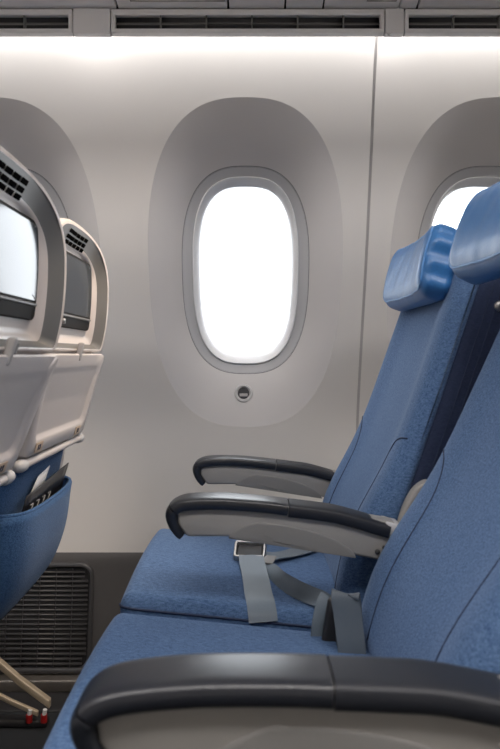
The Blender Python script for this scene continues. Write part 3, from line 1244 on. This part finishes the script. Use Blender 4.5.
    tab = [(.392, .10, .020), (.400, .14, .036), (.42, .168, .050), (.46, .185, .058), (.52, .195, .062), (.60, .196, .060), (.66, .192, .056), (.700, .188, .050)]
    zl = [.392, .396, .402, .41, .42, .44, .46, .49, .52, .56, .60, .64, .67, .70]
    for z in zl:
        a = interp([(t[0], t[1]) for t in tab], z)
        d = interp([(t[0], t[2]) for t in tab], z)
        rings.append([P(q[0], z, -.062 + q[1]) for q in [sup(a, d, 4.0, 2 * PI * k / 56) for k in range(56)]])
    loft(bm, rings)
    link_mesh('lower_back', bm, 'fabric_front', S)
    # literature pocket
    bm = bmesh.new()
    rings = []
    nz = 14
    for k in range(nz + 1):
        t = k / nz
        z = .408 + .197 * t
        a = interp([(0, .140), (.15, .170), (.5, .192), (1, .197)], t)
        bul = interp([(0, .004), (.25, .026), (.6, .034), (1, .022)], t)
        row = []
        for j in range(25):
            q = -1 + 2 * j / 24
            u = a * q
            e = 1 - abs(q) ** 5
            zz = z + (.010 * (q ** 2) * t)
            row.append(P(u, zz, .004 + (bul) * e - .045 * (abs(q) ** 14)))
        rings.append(row)
    loft(bm, rings, closed=False, cap=False)
    pk = link_mesh('literature_pocket', bm, 'fabric_front', S)
    sm = pk.modifiers.new('thickness', 'SOLIDIFY')
    sm.thickness = .006
    sm.offset = -1
    bm = bmesh.new()
    tube(bm, [v + Vector((.002, 0, .001)) for v in rings[-1]], .0035, 8)
    link_mesh('pocket_hem', bm, 'fabric_front', pk)
    # front cushion side of this backrest (seen only from other places)
    bm = bmesh.new()

    def dcush(p):
        z = .76 + p.z
        return P(p.y, z, -.135 + p.x)
    rbox(bm, (.04, .20, .32), (.03, .035, .04), dcush, (2, 8, 14), 5)
    link_mesh('backrest', bm, 'fabric', S)
    bm = bmesh.new()
    rbox(bm, (.22, .20, .06), (.04, .03, .03), lambda p: Vector((-.76 + p.x, p.y, .42 + p.z - .08 * p.x)), (6, 6, 2), 5)
    link_mesh('seat_cushion', bm, 'fabric', S)
    # side shell arc between fabric and wall
    bm = bmesh.new()
    pts = [P(.206, z, -.040) for z in (.69, .65, .60, .55, .50, .46)]
    tube(bm, catmull(pts, 4), lambda t: .010 + .012 * math.sin(PI * t), 12, flat=2.2)
    link_mesh('side_shell', bm, 'tray', S)
    # leg with track fitting
    for s in ((-.12, .30) if near is False else (-.12, .12)):
        bm = bmesh.new()
        loft(bm, [[(x - dx, s + q, z + h) for q, h in ((-.009, -.010), (.009, -.010), (.009, .010), (-.009, .010))] for x, z in ((-.86, .33), (-.72, .235), (-.62, .160), (-.55, .100), (-.505, .066), (-.478, .046))])
        lg = link_mesh('leg', bm, 'leg', S, bevel=.003)
        bm = bmesh.new()
        loft(bm, [[(x - dx, s - .022 + q, z + h) for q, h in ((-.005, -.006), (.005, -.006), (.005, .006), (-.005, .006))] for x, z in ((-.80, .20), (-.66, .110), (-.56, .060), (-.50, .034))])
        link_mesh('brace', bm, 'leg', lg, bevel=.002)
        bm = bmesh.new()
        for q in (.0, -.02):
            add_box(bm, -.49 - dx + q * 1.8, -.462 - dx + q * 1.8, s + q - .003, s + q + .003, .030, .042)
        bm.free()
        for qx in (-.485, -.520):
            bm = bmesh.new()
            tube(bm, [(qx - dx, s - .026, .016), (qx - dx, s - .026, .034)], .0075, 12)
            link_mesh('track_pin', bm, 'red', lg, sharp=50)
            bm = bmesh.new()
            tube(bm, [(qx - dx + .001, s - .027, .034), (qx - dx + .003, s - .027, .046)], .005, 12)
            link_mesh('pin_cap', bm, 'white', lg, sharp=50)
        bm = bmesh.new()
        rbox(bm, (.20, .016, .009), .006, lambda p: Vector((-.68 - dx + p.x, s - .01 + p.y, .009 + p.z)), (2, 1, 1), 3)
        link_mesh('track_shoe', bm, 'dark', lg)
    return S, P


fs_far, P_far = front_seat(1.075, -.010, -.004, 'front seat beside the wall, its small dark monitor and beige folded tray facing back', False)
fs_near, P_near = front_seat(.612, .024, -.006, 'front seat cut by the left edge, its monitor bright with a reflected window', True)


# papers in the pocket
def sheet(name, mat, corners, label, cat, th=.0012):
    """corners in (u, z, w) of the far front seat, four, curved slightly"""
    o_ = empty(name, fs_far.location)
    bm = bmesh.new()
    n = 8
    rows = []
    for i in range(n + 1):
        row = []
        for j in range(n + 1):
            a, b = i / n, j / n
            c = [(1 - a) * (1 - b) * corners[0][k] + a * (1 - b) * corners[1][k] + a * b * corners[2][k] + (1 - a) * b * corners[3][k] for k in range(3)]
            row.append(P_far(c[0], c[1], c[2]))
        rows.append(row)
    loft(bm, rows, closed=False, cap=False)
    s = link_mesh(name + '_sheet', bm, mat, o_)
    md = s.modifiers.new('thickness', 'SOLIDIFY')
    md.thickness = th
    return tag(o_, label, cat), rows


sc_, rows = sheet('safety_card', 'card', [(-.12, .46, .012), (.125, .47, .012), (.125, .655, .010), (-.12, .635, .010)], 'dark safety card with white lettering in the seat pocket', 'card', .002)
# lettering "787" style strokes on the card
bm = bmesh.new()


def stroke(bm, a, b, w=.0022):
    pa, pb = P_far(a[0], a[1], .0115), P_far(b[0], b[1], .0112)
    tube(bm, [pa, pb], w, 6, flat=.5)


for gx in (-.085, -.050, -.015, .020):
    stroke(bm, (gx, .612), (gx + .018, .612), .0018)
    stroke(bm, (gx + .018, .612), (gx + .006, .580), .0018)
link_mesh('card_lettering', bm, 'ink', sc_)
sheet('leaflet', 'paper', [(-.165, .46, .004), (-.02, .46, .004), (.0, .67, .004), (-.06, .66, .004)], 'white folded leaflet leaning behind the dark card', 'leaflet')

# empties of parts keep only tags that belong to them
bpy.context.view_layer.update()
